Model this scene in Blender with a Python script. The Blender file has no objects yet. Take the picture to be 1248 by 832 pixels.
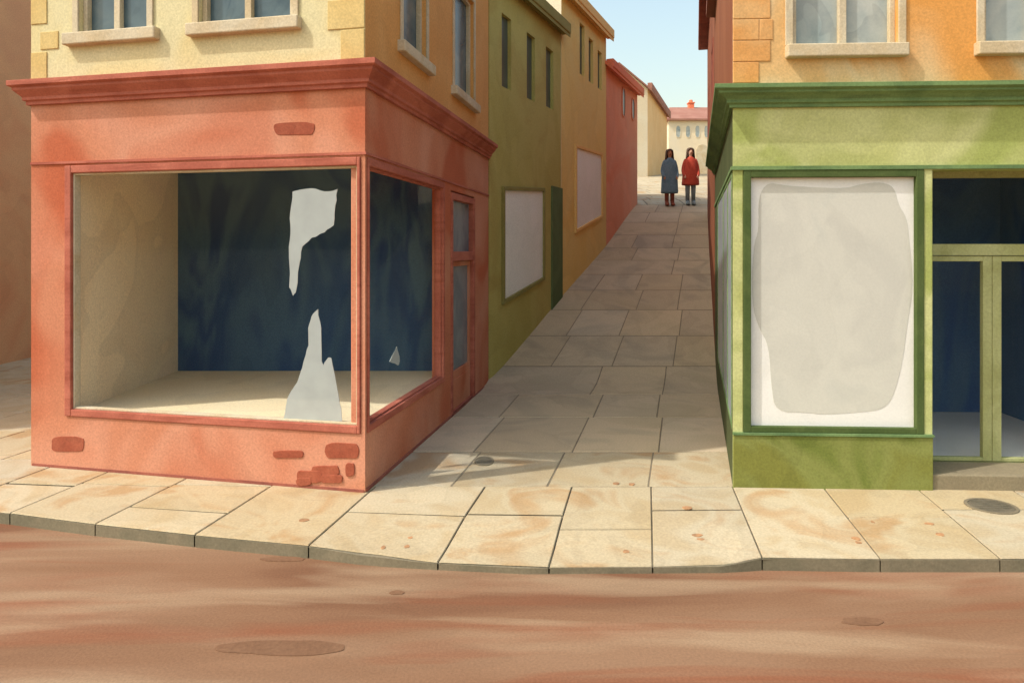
import bpy, bmesh, math, random
from mathutils import Vector
random.seed(7)
S = bpy.context.scene
COL = S.collection
# ---------------------------------------------------------------- camera constants (photo size 1248 x 832)
F, CX, HY, CH = 860.0, 624.0, 303.0, 2.23

def srgb(r, g, b):
    f = lambda c: (c / 12.92) if c <= 0.04045 else ((c + 0.055) / 1.055) ** 2.4
    return (f(r / 255), f(g / 255), f(b / 255), 1)

# ---------------------------------------------------------------- materials
def nodes_of(name):
    m = bpy.data.materials.new(name); m.use_nodes = True
    nt = m.node_tree; nt.nodes.clear()
    out = nt.nodes.new('ShaderNodeOutputMaterial')
    return m, nt, out

def plaster(name, cols, scale=0.9, rough=0.88, grain=0.15, bump=0.3, stretch=(1, 1, 1), marks=0.10, spec=0.25,
            tint=False, streak2=None, gscale=48.0, distort=1.2, detail=3.0, streak=None):
    """pigmented, mottled, slightly grainy surface; cols = 2..4 tints of the thing itself"""
    m, nt, out = nodes_of(name)
    N, L = nt.nodes, nt.links
    tc = N.new('ShaderNodeTexCoord'); mp = N.new('ShaderNodeMapping'); mp.inputs['Scale'].default_value = stretch
    L.new(tc.outputs['Object'], mp.inputs['Vector'])
    n1 = N.new('ShaderNodeTexNoise'); n1.inputs['Scale'].default_value = scale
    n1.inputs['Detail'].default_value = detail; n1.inputs['Distortion'].default_value = distort
    L.new(mp.outputs[0], n1.inputs['Vector'])
    cr = N.new('ShaderNodeValToRGB'); cr.color_ramp.interpolation = 'EASE'
    els = cr.color_ramp.elements
    k = len(cols)
    pos = [0.32 + 0.36 * i / (k - 1) for i in range(k)]
    els[0].position, els[0].color = pos[0], cols[0]
    els[1].position, els[1].color = pos[-1], cols[-1]
    for i in range(1, k - 1):
        e = els.new(pos[i]); e.color = cols[i]
    L.new(n1.outputs['Fac'], cr.inputs['Fac'])
    col = cr.outputs['Color']
    if streak:                                    # run-down stains with a shape of their own
        mp3 = N.new('ShaderNodeMapping'); mp3.inputs['Scale'].default_value = streak[1]
        L.new(tc.outputs['Object'], mp3.inputs['Vector'])
        n3 = N.new('ShaderNodeTexNoise'); n3.inputs['Scale'].default_value = 1.0; n3.inputs['Detail'].default_value = 3
        n3.inputs['Distortion'].default_value = 0.8
        L.new(mp3.outputs[0], n3.inputs['Vector'])
        r3 = N.new('ShaderNodeMapRange'); r3.inputs['From Min'].default_value = 0.52; r3.inputs['From Max'].default_value = 0.66
        r3.inputs['To Max'].default_value = streak[2]
        L.new(n3.outputs['Fac'], r3.inputs['Value'])
        mx3 = N.new('ShaderNodeMix'); mx3.data_type = 'RGBA'
        L.new(r3.outputs[0], mx3.inputs['Factor']); L.new(col, mx3.inputs[6]); mx3.inputs[7].default_value = streak[0]
        col = mx3.outputs[2]
    if streak2:
        mp4 = N.new('ShaderNodeMapping'); mp4.inputs['Scale'].default_value = streak2[1]; mp4.inputs['Location'].default_value = streak2[3]
        L.new(tc.outputs['Object'], mp4.inputs['Vector'])
        n4 = N.new('ShaderNodeTexNoise'); n4.inputs['Scale'].default_value = 1.0; n4.inputs['Detail'].default_value = 4
        n4.inputs['Distortion'].default_value = 0.5; L.new(mp4.outputs[0], n4.inputs['Vector'])
        r4 = N.new('ShaderNodeMapRange'); r4.inputs['From Min'].default_value = 0.51; r4.inputs['From Max'].default_value = 0.65
        r4.inputs['To Max'].default_value = streak2[2]; L.new(n4.outputs['Fac'], r4.inputs['Value'])
        mx4 = N.new('ShaderNodeMix'); mx4.data_type = 'RGBA'
        L.new(r4.outputs[0], mx4.inputs['Factor']); L.new(col, mx4.inputs[6]); mx4.inputs[7].default_value = streak2[0]; col = mx4.outputs[2]
    if tint:
        at = N.new('ShaderNodeAttribute'); at.attribute_name = 'tint'
        mt = N.new('ShaderNodeMix'); mt.data_type = 'RGBA'; mt.blend_type = 'MULTIPLY'; mt.inputs['Factor'].default_value = 1
        L.new(col, mt.inputs[6]); L.new(at.outputs['Color'], mt.inputs[7]); col = mt.outputs[2]
    if marks:                                     # thin tide marks left by dried water
        n2 = N.new('ShaderNodeTexNoise'); n2.inputs['Scale'].default_value = scale * 1.1; n2.inputs['Detail'].default_value = 2
        n2.inputs['Distortion'].default_value = 0.6
        off = N.new('ShaderNodeVectorMath'); off.inputs[1].default_value = (13.1, 4.7, 8.3)
        L.new(mp.outputs[0], off.inputs[0]); L.new(off.outputs[0], n2.inputs['Vector'])
        r2 = N.new('ShaderNodeValToRGB'); e2 = r2.color_ramp.elements
        e2[0].position, e2[0].color = 0.50, (1, 1, 1, 1)
        e2[1].position, e2[1].color = 0.60, (1 - marks * .5,) * 3 + (1,)
        a = e2.new(0.53); a.color = (1 - marks, 1 - marks, 1 - marks, 1)
        b = e2.new(0.525); b.color = (1, 1, 1, 1)
        L.new(n2.outputs['Fac'], r2.inputs['Fac'])
        mm = N.new('ShaderNodeMix'); mm.data_type = 'RGBA'; mm.blend_type = 'MULTIPLY'; mm.inputs['Factor'].default_value = 1
        L.new(col, mm.inputs[6]); L.new(r2.outputs['Color'], mm.inputs[7]); col = mm.outputs[2]
    g = N.new('ShaderNodeTexNoise'); g.inputs['Scale'].default_value = gscale; g.inputs['Detail'].default_value = 4
    g.inputs['Roughness'].default_value = 0.65
    L.new(tc.outputs['Object'], g.inputs['Vector'])
    gr = N.new('ShaderNodeMapRange'); gr.inputs['From Min'].default_value = 0.3; gr.inputs['From Max'].default_value = 0.7
    gr.inputs['To Min'].default_value = 1 - grain; gr.inputs['To Max'].default_value = 1 + grain
    L.new(g.outputs['Fac'], gr.inputs['Value'])
    mg = N.new('ShaderNodeMix'); mg.data_type = 'RGBA'; mg.blend_type = 'MULTIPLY'; mg.inputs['Factor'].default_value = 1
    L.new(col, mg.inputs[6]); L.new(gr.outputs[0], mg.inputs[7])
    bs = N.new('ShaderNodeBsdfPrincipled'); bs.inputs['Roughness'].default_value = rough
    bs.inputs['Specular IOR Level'].default_value = spec
    L.new(mg.outputs[2], bs.inputs['Base Color'])
    bp = N.new('ShaderNodeBump'); bp.inputs['Strength'].default_value = bump; bp.inputs['Distance'].default_value = 0.006
    L.new(g.outputs['Fac'], bp.inputs['Height']); L.new(bp.outputs[0], bs.inputs['Normal'])
    L.new(bs.outputs[0], out.inputs['Surface'])
    return m

def glass(name, tint=(0.985, 0.99, 0.995, 1), refl=1.0):
    m, nt, out = nodes_of(name); N, L = nt.nodes, nt.links
    t = N.new('ShaderNodeBsdfTransparent'); t.inputs['Color'].default_value = tint
    g = N.new('ShaderNodeBsdfGlossy'); g.inputs['Roughness'].default_value = 0.02
    lw = N.new('ShaderNodeLayerWeight'); pw = N.new('ShaderNodeMath'); pw.operation = 'POWER'; pw.inputs[1].default_value = 5
    mu = N.new('ShaderNodeMath'); mu.operation = 'MULTIPLY_ADD'; mu.inputs[1].default_value = .6 * refl; mu.inputs[2].default_value = .02 * refl
    mx = N.new('ShaderNodeMixShader')
    L.new(lw.outputs['Facing'], pw.inputs[0]); L.new(pw.outputs[0], mu.inputs[0]); L.new(mu.outputs[0], mx.inputs[0])
    L.new(t.outputs[0], mx.inputs[1]); L.new(g.outputs[0], mx.inputs[2]); L.new(mx.outputs[0], out.inputs['Surface'])
    return m

def paper_mat(name, col, through):
    m, nt, out = nodes_of(name); N, L = nt.nodes, nt.links
    tc = N.new('ShaderNodeTexCoord'); n = N.new('ShaderNodeTexNoise'); n.inputs['Scale'].default_value = 5
    n.inputs['Detail'].default_value = 5
    L.new(tc.outputs['Object'], n.inputs['Vector'])
    cr = N.new('ShaderNodeValToRGB'); cr.color_ramp.elements[0].position = .3; cr.color_ramp.elements[1].position = .7
    cr.color_ramp.elements[0].color = tuple(c * .86 for c in col[:3]) + (1,); cr.color_ramp.elements[1].color = col
    L.new(n.outputs['Fac'], cr.inputs['Fac'])
    d = N.new('ShaderNodeBsdfDiffuse'); L.new(cr.outputs[0], d.inputs['Color'])
    t = N.new('ShaderNodeBsdfTransparent'); mx = N.new('ShaderNodeMixShader'); mx.inputs[0].default_value = through
    L.new(d.outputs[0], mx.inputs[1]); L.new(t.outputs[0], mx.inputs[2]); L.new(mx.outputs[0], out.inputs['Surface'])
    return m

P = plaster
M = dict(
    salmon=P('salmon_render', [srgb(180, 98, 66), srgb(192, 126, 95), srgb(198, 138, 110), srgb(190, 121, 92)], .45, marks=.05, detail=2.0,
             streak=(srgb(172, 80, 46), (.8, .8, .5), .35)),
    rust=P('rust_paint', [srgb(160, 88, 70), srgb(182, 108, 87)], 1.5, marks=0, streak=(srgb(141, 71, 53), (1.5, 1.5, 14), .5)),
    rust_line=P('dark_rust_paint', [srgb(133, 77, 66), srgb(155, 92, 75)], 2, marks=0),
    brickpatch=P('bare_brick', [srgb(148, 76, 54), srgb(160, 88, 64)], 3, marks=.12, bump=.5),
    yellow=P('yellow_render', [srgb(206, 190, 138), srgb(208, 198, 155), srgb(208, 194, 144)], .6, marks=.05),
    yellow_q=P('yellow_quoin_stone', [srgb(198, 171, 110), srgb(207, 184, 126)], 1.4, marks=.06),
    yellow_shade_side=P('yellow_shade_render', [srgb(206, 150, 84), srgb(212, 160, 96)], .7, marks=.05),  # sides of the yellow storey, shade put into a browner colour
    peach=P('peach_stone', [srgb(192, 173, 138), srgb(200, 188, 161)], 2, marks=.08),
    pane_dark=P('dark_window_pane', [srgb(62, 82, 92), srgb(84, 102, 108), srgb(112, 122, 120)], 1.6, rough=.25, marks=.12, grain=.05, bump=.02, spec=.3),  # opaque; mottled tones stand in for reflections
    pane_grey=P('grey_window_pane', [srgb(136, 150, 150), srgb(160, 168, 164), srgb(178, 182, 174)], 1.6, rough=.25, marks=.14, grain=.05, bump=.02, spec=.3),  # opaque too, reflections painted as pale mottling
    pane_blue=P('blue_grey_door_pane', [srgb(100, 116, 126), srgb(124, 136, 142)], 1.6, rough=.25, marks=.08, grain=.05, bump=.02, spec=.3),
    navy=P('navy_board', [srgb(44, 68, 104), srgb(70, 96, 116), srgb(50, 76, 108), srgb(76, 104, 120)], .9, stretch=(1, 1, .35), rough=.95, marks=.08, spec=.1),
    beige=P('beige_inner_render', [srgb(238, 214, 176), srgb(240, 220, 184), srgb(234, 212, 180)], .6, marks=.10),
    floor=P('dusty_floor_boards', [srgb(223, 204, 163), srgb(223, 207, 170)], .8, marks=.08),
    olive=P('olive_paint', [srgb(160, 169, 95), srgb(193, 195, 134), srgb(178, 181, 115)], .8, marks=.06,
            streak=(srgb(148, 156, 86), (.5, .5, 3), .35)),
    olive_deep=P('mossy_olive_paint', [srgb(95, 108, 41), srgb(129, 134, 72), srgb(121, 122, 57)], 1.0, marks=.10),
    green_side=P('shaded_green_paint', [srgb(72, 80, 46), srgb(82, 90, 54)], 1.2, marks=.04),  # shop's alley side, its shade put into a darker green
    pane_side=P('blue_grey_side_pane', [srgb(146, 160, 168), srgb(164, 174, 178)], 1.6, rough=.25, marks=.08, grain=.05, bump=.02, spec=.3),
    navy_room=P('navy_room_paint', [srgb(70, 104, 150), srgb(92, 124, 152), srgb(62, 96, 150)], .9, stretch=(1, 1, .35), rough=.95, marks=.06, spec=.1),
    green_dk=P('dark_green_paint', [srgb(97, 123, 78), srgb(115, 140, 89)], 1.5, marks=0, streak=(srgb(77, 100, 66), (1.2, 1.2, 16), .5)),
    green_frame=P('green_frame_paint', [srgb(70, 86, 44), srgb(82, 96, 52)], 2, marks=0),
    olive_frame=P('olive_frame_paint', [srgb(153, 155, 103), srgb(169, 171, 121)], 2, marks=0),
    orange=P('orange_render', [srgb(211, 156, 89), srgb(211, 171, 115), srgb(211, 185, 141), srgb(211, 150, 78)], .5, marks=.06),
    orange_q=P('orange_quoin_stone', [srgb(211, 151, 85), srgb(211, 167, 111)], 1.4, marks=.06),
    orange_shade_side=P('orange_shade_render', [srgb(138, 82, 52), srgb(152, 96, 62)], .9, marks=.06, stretch=(1, 1, .3)),  # alley side of the orange storey, shade painted in as brown
    redbrown=P('red_brown_render', [srgb(126, 72, 46), srgb(144, 86, 56)], .9, marks=.06, stretch=(1, 1, .3)),
    brown=P('brown_render', [srgb(198, 154, 122), srgb(205, 164, 128), srgb(202, 152, 117)], .5, marks=.06),
    mossgreen=P('moss_green_render', [srgb(170, 160, 88), srgb(178, 168, 98), srgb(168, 152, 84)], .5, marks=.06),
    mossdark=P('moss_green_eave', [srgb(134, 126, 70), srgb(142, 134, 78)], 1.5, marks=0),
    door_green=P('bottle_green_door', [srgb(86, 104, 66), srgb(96, 114, 74)], 1.5, marks=0),
    ochre=P('ochre_house_render', [srgb(223, 194, 115), srgb(223, 197, 123), srgb(223, 189, 109)], .5, marks=.06),
    ochredark=P('ochre_eave', [srgb(223, 181, 111), srgb(223, 185, 117)], 1.5, marks=0),
    brickred=P('brick_red_render', [srgb(223, 145, 109), srgb(223, 151, 118), srgb(223, 138, 102)], .5, marks=.06),
    reddark=P('brick_red_eave', [srgb(223, 124, 90), srgb(223, 131, 96)], 1.5, marks=0),
    cream=P('cream_render', [srgb(223, 207, 175), srgb(223, 211, 184)], .5, marks=.04),
    cream_shade=P('cream_shade_render', [srgb(226, 184, 128), srgb(230, 192, 138)], .5, marks=.04),  # cream plaster of the side wall with shade put into the colour
    rooftile=P('pink_red_roof_tiles', [srgb(150, 104, 88), srgb(160, 116, 100)], 1.0, marks=.04),
    slit=P('slit_window_pane', [srgb(70, 82, 72), srgb(82, 92, 82)], 1.0, rough=.3, marks=0, spec=.3),
    boardpane=P('whitened_glass', [srgb(228, 230, 220), srgb(232, 233, 225)], 1.0, rough=.6, marks=.03),
    whitewash=P('white_coat', [srgb(226, 224, 216), srgb(231, 229, 222)], 1.4, rough=.7, marks=.03, grain=.04),
    greywash=P('grey_coat', [srgb(194, 192, 181), srgb(201, 199, 187), srgb(196, 195, 184)], 1.2, rough=.7, marks=.03, grain=.04),
    slab=P('sandstone_slab', [srgb(173, 155, 122), srgb(179, 165, 136), srgb(169, 141, 104)], 1.3, marks=.07, tint=True, bump=.3),
    step=P('worn_step_stone', [srgb(134, 122, 98), srgb(144, 132, 106)], 2, marks=.06),
    alley=P('grey_flagstone', [srgb(184, 166, 134), srgb(192, 172, 140), srgb(176, 160, 132)], .8, marks=.08, tint=True, bump=.3),
    grout=P('joint_dirt', [srgb(115, 105, 86), srgb(127, 116, 95)], 3, marks=0),
    kerb=P('kerb_stone', [srgb(116, 109, 88), srgb(132, 121, 98)], 2, marks=.06),
    road=P('earth_red_road', [srgb(113, 79, 56), srgb(126, 93, 68), srgb(134, 103, 78), srgb(150, 124, 98)], .9, stretch=(.28, 1.25, 1), marks=.05,
           distort=.5, bump=.35, gscale=60, streak=(srgb(126, 68, 42), (.35, 2.2, 1), .6), streak2=(srgb(158, 134, 106), (.35, 2.2, 1), .6, (3.3, 1.7, 0))),
    roadpatch=P('worn_road_patch', [srgb(114, 82, 59), srgb(122, 90, 66)], 2, marks=.1),
    earth=P('bare_earth', [srgb(170, 150, 120), srgb(186, 166, 134)], .5, marks=0),
    iron=P('cast_iron', [srgb(92, 86, 72), srgb(110, 102, 86)], 6, rough=.6, marks=0, bump=.4),
    chip=P('stone_chip', [srgb(176, 132, 92), srgb(150, 116, 84)], 6, marks=0),
    coat_blue=P('blue_grey_wool', [srgb(98, 124, 138), srgb(112, 136, 148)], 6, marks=0),
    coat_red=P('red_wool', [srgb(184, 70, 52), srgb(194, 82, 62)], 6, marks=0),
    jeans=P('faded_denim', [srgb(128, 142, 146), srgb(138, 150, 152)], 8, marks=0),
    boots=P('brown_leather', [srgb(138, 78, 58), srgb(146, 86, 66)], 8, marks=0),
    skin_dark=P('brown_skin', [srgb(188, 132, 98), srgb(194, 140, 104)], 8, marks=0, grain=.02, bump=.02),
    skin_fair=P('fair_skin', [srgb(232, 186, 156), srgb(236, 192, 164)], 8, marks=0, grain=.02, bump=.02),
    hair=P('dark_brown_hair', [srgb(92, 70, 56), srgb(106, 84, 68)], 12, marks=0),
    eye=P('dark_eye', [srgb(40, 30, 26), srgb(44, 34, 30)], 8, marks=0),
    lip=P('lip', [srgb(150, 80, 66), srgb(154, 84, 70)], 8, marks=0),
    glass=glass('shop_glass', refl=.25),
    paper=paper_mat('torn_white_paper', srgb(186, 192, 188), .28),
)

# ---------------------------------------------------------------- mesh helpers
class Facade:
    """vertical plane: o (x,y) start, heading u left to right seen from outside, normal n outwards"""
    def __init__(s, a, b):
        s.o = Vector((a[0], a[1])); d = Vector((b[0], b[1])) - s.o
        s.L = d.length; s.u = d / s.L; s.n = Vector((s.u.y, -s.u.x))
    def pt(s, u, v, d=0):
        q = s.o + s.u * u + s.n * d
        return Vector((q.x, q.y, v))
    def at(s, px, py, d=0):
        r = (px - CX) / F; o = s.o + s.n * d
        # o + u*U = Z*(r,1)  ->  o.x + u*ux = r*(o.y+u*uy)
        u = (r * o.y - o.x) / (s.u.x - r * s.u.y)
        Z = o.y + u * s.u.y
        return u, CH + (HY - py) * Z / F

def ground_at(px, py, h=0.0):
    Z = F * (CH - h) / (py - HY)
    return Vector(((px - CX) / F * Z, Z))

class MB:
    def __init__(s): s.v = []; s.f = []; s.m = []; s.t = None
    def add(s, pts, faces, mat=0):
        b = len(s.v); s.v += [Vector(p) for p in pts]
        for f in faces: s.f.append([b + i for i in f]); s.m.append(mat)
        return s
    def hexa(s, p, mat=0):       # p: 4 bottom, 4 top
        return s.add(p, [(3, 2, 1, 0), (4, 5, 6, 7), (0, 1, 5, 4), (1, 2, 6, 5), (2, 3, 7, 6), (3, 0, 4, 7)], mat)
    def box(s, fc, u0, u1, v0, v1, d0, d1, mat=0):
        q = fc.pt
        return s.hexa([q(u0, v0, d1), q(u1, v0, d1), q(u1, v0, d0), q(u0, v0, d0),
                       q(u0, v1, d1), q(u1, v1, d1), q(u1, v1, d0), q(u0, v1, d0)], mat)
    def abox(s, x0, x1, y0, y1, z0, z1, mat=0):
        return s.hexa([(x0, y0, z0), (x1, y0, z0), (x1, y1, z0), (x0, y1, z0),
                       (x0, y0, z1), (x1, y0, z1), (x1, y1, z1), (x0, y1, z1)], mat)
    def poly(s, fc, uv, d0, d1, mat=0):      # outline on a facade, extruded d0..d1
        n = len(uv); pts = [fc.pt(u, v, d0) for u, v in uv] + [fc.pt(u, v, d1) for u, v in uv]
        fs = [tuple(range(n - 1, -1, -1)), tuple(range(n, 2 * n))] + [(i, (i + 1) % n, n + (i + 1) % n, n + i) for i in range(n)]
        return s.add(pts, fs, mat)
    def flat(s, xy, z0, z1, mat=0):          # outline on the ground, extruded upwards
        n = len(xy); pts = [(x, y, z0) for x, y in xy] + [(x, y, z1) for x, y in xy]
        fs = [tuple(range(n - 1, -1, -1)), tuple(range(n, 2 * n))] + [(i, (i + 1) % n, n + (i + 1) % n, n + i) for i in range(n)]
        return s.add(pts, fs, mat)
    def sweep(s, path, prof, mat=0):         # path (x,y), outside on the right; prof closed [(d,v)]
        path = [Vector(p) for p in path]; k = len(path); ms = []
        for i in range(k):
            ns = []
            if i > 0: d = (path[i] - path[i - 1]).normalized(); ns.append(Vector((d.y, -d.x)))
            if i < k - 1: d = (path[i + 1] - path[i]).normalized(); ns.append(Vector((d.y, -d.x)))
            if len(ns) == 1: ms.append(ns[0])
            else:
                a = (ns[0] + ns[1]).normalized(); ms.append(a / max(.3, a.dot(ns[0])))
        n = len(prof); pts = []
        for i in range(k):
            for d, v in prof:
                q = path[i] + ms[i] * d; pts.append((q.x, q.y, v))
        fs = []
        for i in range(k - 1):
            for j in range(n):
                j2 = (j + 1) % n
                fs.append((i * n + j, (i + 1) * n + j, (i + 1) * n + j2, i * n + j2))
        fs.append(tuple(range(n))); fs.append(tuple((k - 1) * n + j for j in range(n - 1, -1, -1)))
        return s.add(pts, fs, mat)
    def tube(s, rings, seg=14, mat=0, cap=True):   # rings: (centre, rx, ry)
        pts = []; fs = []
        for c, rx, ry in rings:
            for i in range(seg):
                a = 2 * math.pi * i / seg
                pts.append((c[0] + rx * math.cos(a), c[1] + ry * math.sin(a), c[2]))
        for r in range(len(rings) - 1):
            for i in range(seg):
                j = (i + 1) % seg
                fs.append((r * seg + i, r * seg + j, (r + 1) * seg + j, (r + 1) * seg + i))
        if cap:
            fs.append(tuple(range(seg - 1, -1, -1))); fs.append(tuple((len(rings) - 1) * seg + i for i in range(seg)))
        return s.add(pts, fs, mat)
    def build(s, name, mats, parent=None, bevel=0.0, smooth=False, subsurf=0, origin=None):
        o0 = Vector(origin) if origin else Vector((0, 0, 0))
        if parent is not None: o0 = Vector(parent['_o'])
        me = bpy.data.meshes.new(name)
        me.from_pydata([tuple(p - o0) for p in s.v], [], s.f)
        if not isinstance(mats, (list, tuple)): mats = [mats]
        for m in mats: me.materials.append(m)
        for i, p in enumerate(me.polygons): p.material_index = s.m[i]; p.use_smooth = smooth
        bm = bmesh.new(); bm.from_mesh(me)
        bmesh.ops.recalc_face_normals(bm, faces=bm.faces)
        bm.to_mesh(me); bm.free()
        if s.t is not None:
            ca = me.color_attributes.new('tint', 'FLOAT_COLOR', 'CORNER')
            for p in me.polygons:
                for li in p.loop_indices: ca.data[li].color = s.t[p.index]
        o = bpy.data.objects.new(name, me); COL.objects.link(o)
        o['_o'] = tuple(o0)
        if parent is not None: o.parent = parent
        else: o.location = o0
        if bevel:
            b = o.modifiers.new('bevel', 'BEVEL'); b.width = bevel; b.segments = 2; b.limit_method = 'ANGLE'; b.angle_limit = math.radians(35)
        if subsurf:
            b = o.modifiers.new('sub', 'SUBSURF'); b.levels = subsurf; b.render_levels = subsurf
        return o

def thing(name, label, cat, loc, group=None):
    o = bpy.data.objects.new(name, None); COL.objects.link(o)
    o.location = loc; o['_o'] = tuple(loc); o['label'] = label; o['category'] = cat
    if group: o['group'] = group
    o.empty_display_size = .3
    return o
def tag(o, label, cat, group=None):
    o['label'] = label; o['category'] = cat
    if group: o['group'] = group
    return o
def struct(o): o['kind'] = 'structure'; return o

def inset(poly, t):
    n = len(poly); ps = [Vector(p) for p in poly]; out = []
    for i in range(n):
        a, b, c = ps[i - 1], ps[i], ps[(i + 1) % n]
        d1 = (b - a).normalized(); d2 = (c - b).normalized()
        n1 = Vector((d1.y, -d1.x)); n2 = Vector((d2.y, -d2.x))
        m = (n1 + n2).normalized(); m = m / m.dot(n1)
        out.append(b - m * t)
    return out

def walls(mb, poly, v0, v1, t=.2, op=None, em=None):
    """ring of walls on a CCW footprint; op[edge] = [(u0,u1,va,vb)]; em[edge] = material slot"""
    op = op or {}; em = em or {}; n = len(poly); ins = inset(poly, t)
    for e in range(n):
        fc = Facade(poly[e], poly[(e + 1) % n]); ho = op.get(e, []); mat = em.get(e, 0)
        us = sorted({0.0, fc.L} | {round(x, 5) for h in ho for x in h[:2]})
        vs = sorted({v0, v1} | {round(x, 5) for h in ho for x in h[2:]})
        us = [x for x in us if -1e-6 <= x <= fc.L + 1e-6]; vs = [x for x in vs if v0 - 1e-6 <= x <= v1 + 1e-6]
        nu, nv = len(us), len(vs)
        A, B = ins[e], ins[(e + 1) % n]
        def outer(i, j): return fc.pt(us[i], vs[j])
        def inner(i, j):
            if i == 0: return Vector((A.x, A.y, vs[j]))
            if i == nu - 1: return Vector((B.x, B.y, vs[j]))
            return fc.pt(us[i], vs[j], -t)
        base = len(mb.v)
        for i in range(nu):
            for j in range(nv): mb.v.append(outer(i, j))
        for i in range(nu):
            for j in range(nv): mb.v.append(inner(i, j))
        O = lambda i, j: base + i * nv + j
        I = lambda i, j: base + nu * nv + i * nv + j
        def solid(i, j):
            if not (0 <= i < nu - 1): return None
            if not (0 <= j < nv - 1): return False
            cu = (us[i] + us[i + 1]) / 2; cv = (vs[j] + vs[j + 1]) / 2
            return not any(h[0] < cu < h[1] and h[2] < cv < h[3] for h in ho)
        def face(*ix): mb.f.append(list(ix)); mb.m.append(mat)
        for i in range(nu - 1):
            for j in range(nv - 1):
                if not solid(i, j): continue
                face(O(i, j), O(i + 1, j), O(i + 1, j + 1), O(i, j + 1))
                face(I(i, j), I(i, j + 1), I(i + 1, j + 1), I(i + 1, j))
                if solid(i - 1, j) is False: face(O(i, j), O(i, j + 1), I(i, j + 1), I(i, j))
                if solid(i + 1, j) is False: face(O(i + 1, j), I(i + 1, j), I(i + 1, j + 1), O(i + 1, j + 1))
                if not solid(i, j - 1): face(O(i, j), I(i, j), I(i + 1, j), O(i + 1, j))
                if not solid(i, j + 1): face(O(i, j + 1), O(i + 1, j + 1), I(i + 1, j + 1), I(i, j + 1))

def chaikin(p, k=2):
    for _ in range(k):
        q = []
        for i in range(len(p)):
            a, b = p[i], p[(i + 1) % len(p)]
            q.append((a[0] * .75 + b[0] * .25, a[1] * .75 + b[1] * .25)); q.append((a[0] * .25 + b[0] * .75, a[1] * .25 + b[1] * .75))
        p = q
    return p

def rect_frame(mb, fc, u0, u1, v0, v1, w, d0, d1, wb=None, mat=0):
    wb = w if wb is None else wb
    mb.box(fc, u0, u0 + w, v0, v1, d0, d1, mat); mb.box(fc, u1 - w, u1, v0, v1, d0, d1, mat)
    mb.box(fc, u0 + w, u1 - w, v1 - w, v1, d0, d1 - .001, mat); mb.box(fc, u0 + w, u1 - w, v0, v0 + wb, d0, d1 - .001, mat)

# ---------------------------------------------------------------- ground profile of the alley
KN = [(-200, 0), (9.0, 0), (10.4, .01), (11.6, .07), (13.2, .56), (14.9, 1.16), (18.3, 2.29), (21.5, 3.54), (24, 4.05), (38, 6.1), (50, 7.5), (70, 9), (400, 12)]
def prof(z):
    for i in range(len(KN) - 1):
        if KN[i][0] <= z <= KN[i + 1][0]:
            (x0, y0), (x1, y1) = KN[i], KN[i + 1]
            sl = lambda k: 0 if k <= 0 or k >= len(KN) - 1 else \
                0 if (KN[k][1] == KN[k - 1][1]) else (KN[k + 1][1] - KN[k - 1][1]) / (KN[k + 1][0] - KN[k - 1][0])
            h = x1 - x0; t = (z - x0) / h; m0, m1 = sl(i) * h, sl(i + 1) * h
            return (2 * t**3 - 3 * t**2 + 1) * y0 + (t**3 - 2 * t**2 + t) * m0 + (-2 * t**3 + 3 * t**2) * y1 + (t**3 - t**2) * m1
    return KN[-1][1]
def smooth(a, b, x):
    t = min(1, max(0, (x - a) / (b - a))); return t * t * (3 - 2 * t)
def hill(x, y): return prof(y) * smooth(-7.5, -5.2, x)

# plan points (metres): camera at the origin, y into the picture
Lc, Cc = (-4.95, 7.264), (-1.344, 6.457)            # left shop front, left and right end
Ec = (-1.344 + .186 * (11.6 - 6.457), 11.6)         # far end of its alley wall
Bc = (Lc[0] + .45, 12.4)
RCc = (2.068, 6.613); REc = (2.068 + .9988 * 5.7, 6.613 - .0493 * 5.7)
RBc = (.3486 + .26 * 12.6, 12.6); RQc = (REc[0] + 1.4, 12.6)
LF, LS = Facade(Lc, Cc), Facade(Cc, Ec)
RF, RS = Facade(RCc, REc), Facade(RBc, RCc)
def row_x(z): return Ec[0] + .42 * (z - 11.6)       # left side of the alley beyond the shop
def right_x(z): return .3486 + .26 * z

# ================================================================ SETTING
mb = MB(); mb.abox(-3000, 3000, -3000, 3000, -.6, -.35); struct(mb.build('ground', M['earth']))
# kerb line: photo columns -> (x, y, top height)
KP = []
for px, py, h in [(-330, 596, 0), (-150, 609, 0), (12, 624.5, 0), (116, 638, 0), (237, 651, 0), (376, 664, 0), (450, 676, -.02), (532, 684.5, -.042), (640, 690, -.045),
                  (799, 689, -.045), (884, 688, -.042), (929, 678, 0), (1073, 680, 0), (1219, 680, 0), (1400, 680, 0), (1700, 680, 0)]:
    g = ground_at(px, py, h); KP.append((g.x, g.y, h))
KP = [(-60, KP[0][1] + 9, 0)] + KP + [(60, KP[-1][1], 0)]
def kerb(x):
    for i in range(len(KP) - 1):
        if KP[i][0] <= x <= KP[i + 1][0]:
            t = (x - KP[i][0]) / (KP[i + 1][0] - KP[i][0]); ts = t * t * (3 - 2 * t)
            return KP[i][1] + (KP[i + 1][1] - KP[i][1]) * t, KP[i][2] + (KP[i + 1][2] - KP[i][2]) * ts
    return KP[-1][1], 0
ROAD_H = -.10
def pave_h(x, y):
    ky, kh = kerb(x)
    return kh * (1 - smooth(ky + .05, ky + .9, y)) + hill(x, y)
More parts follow.
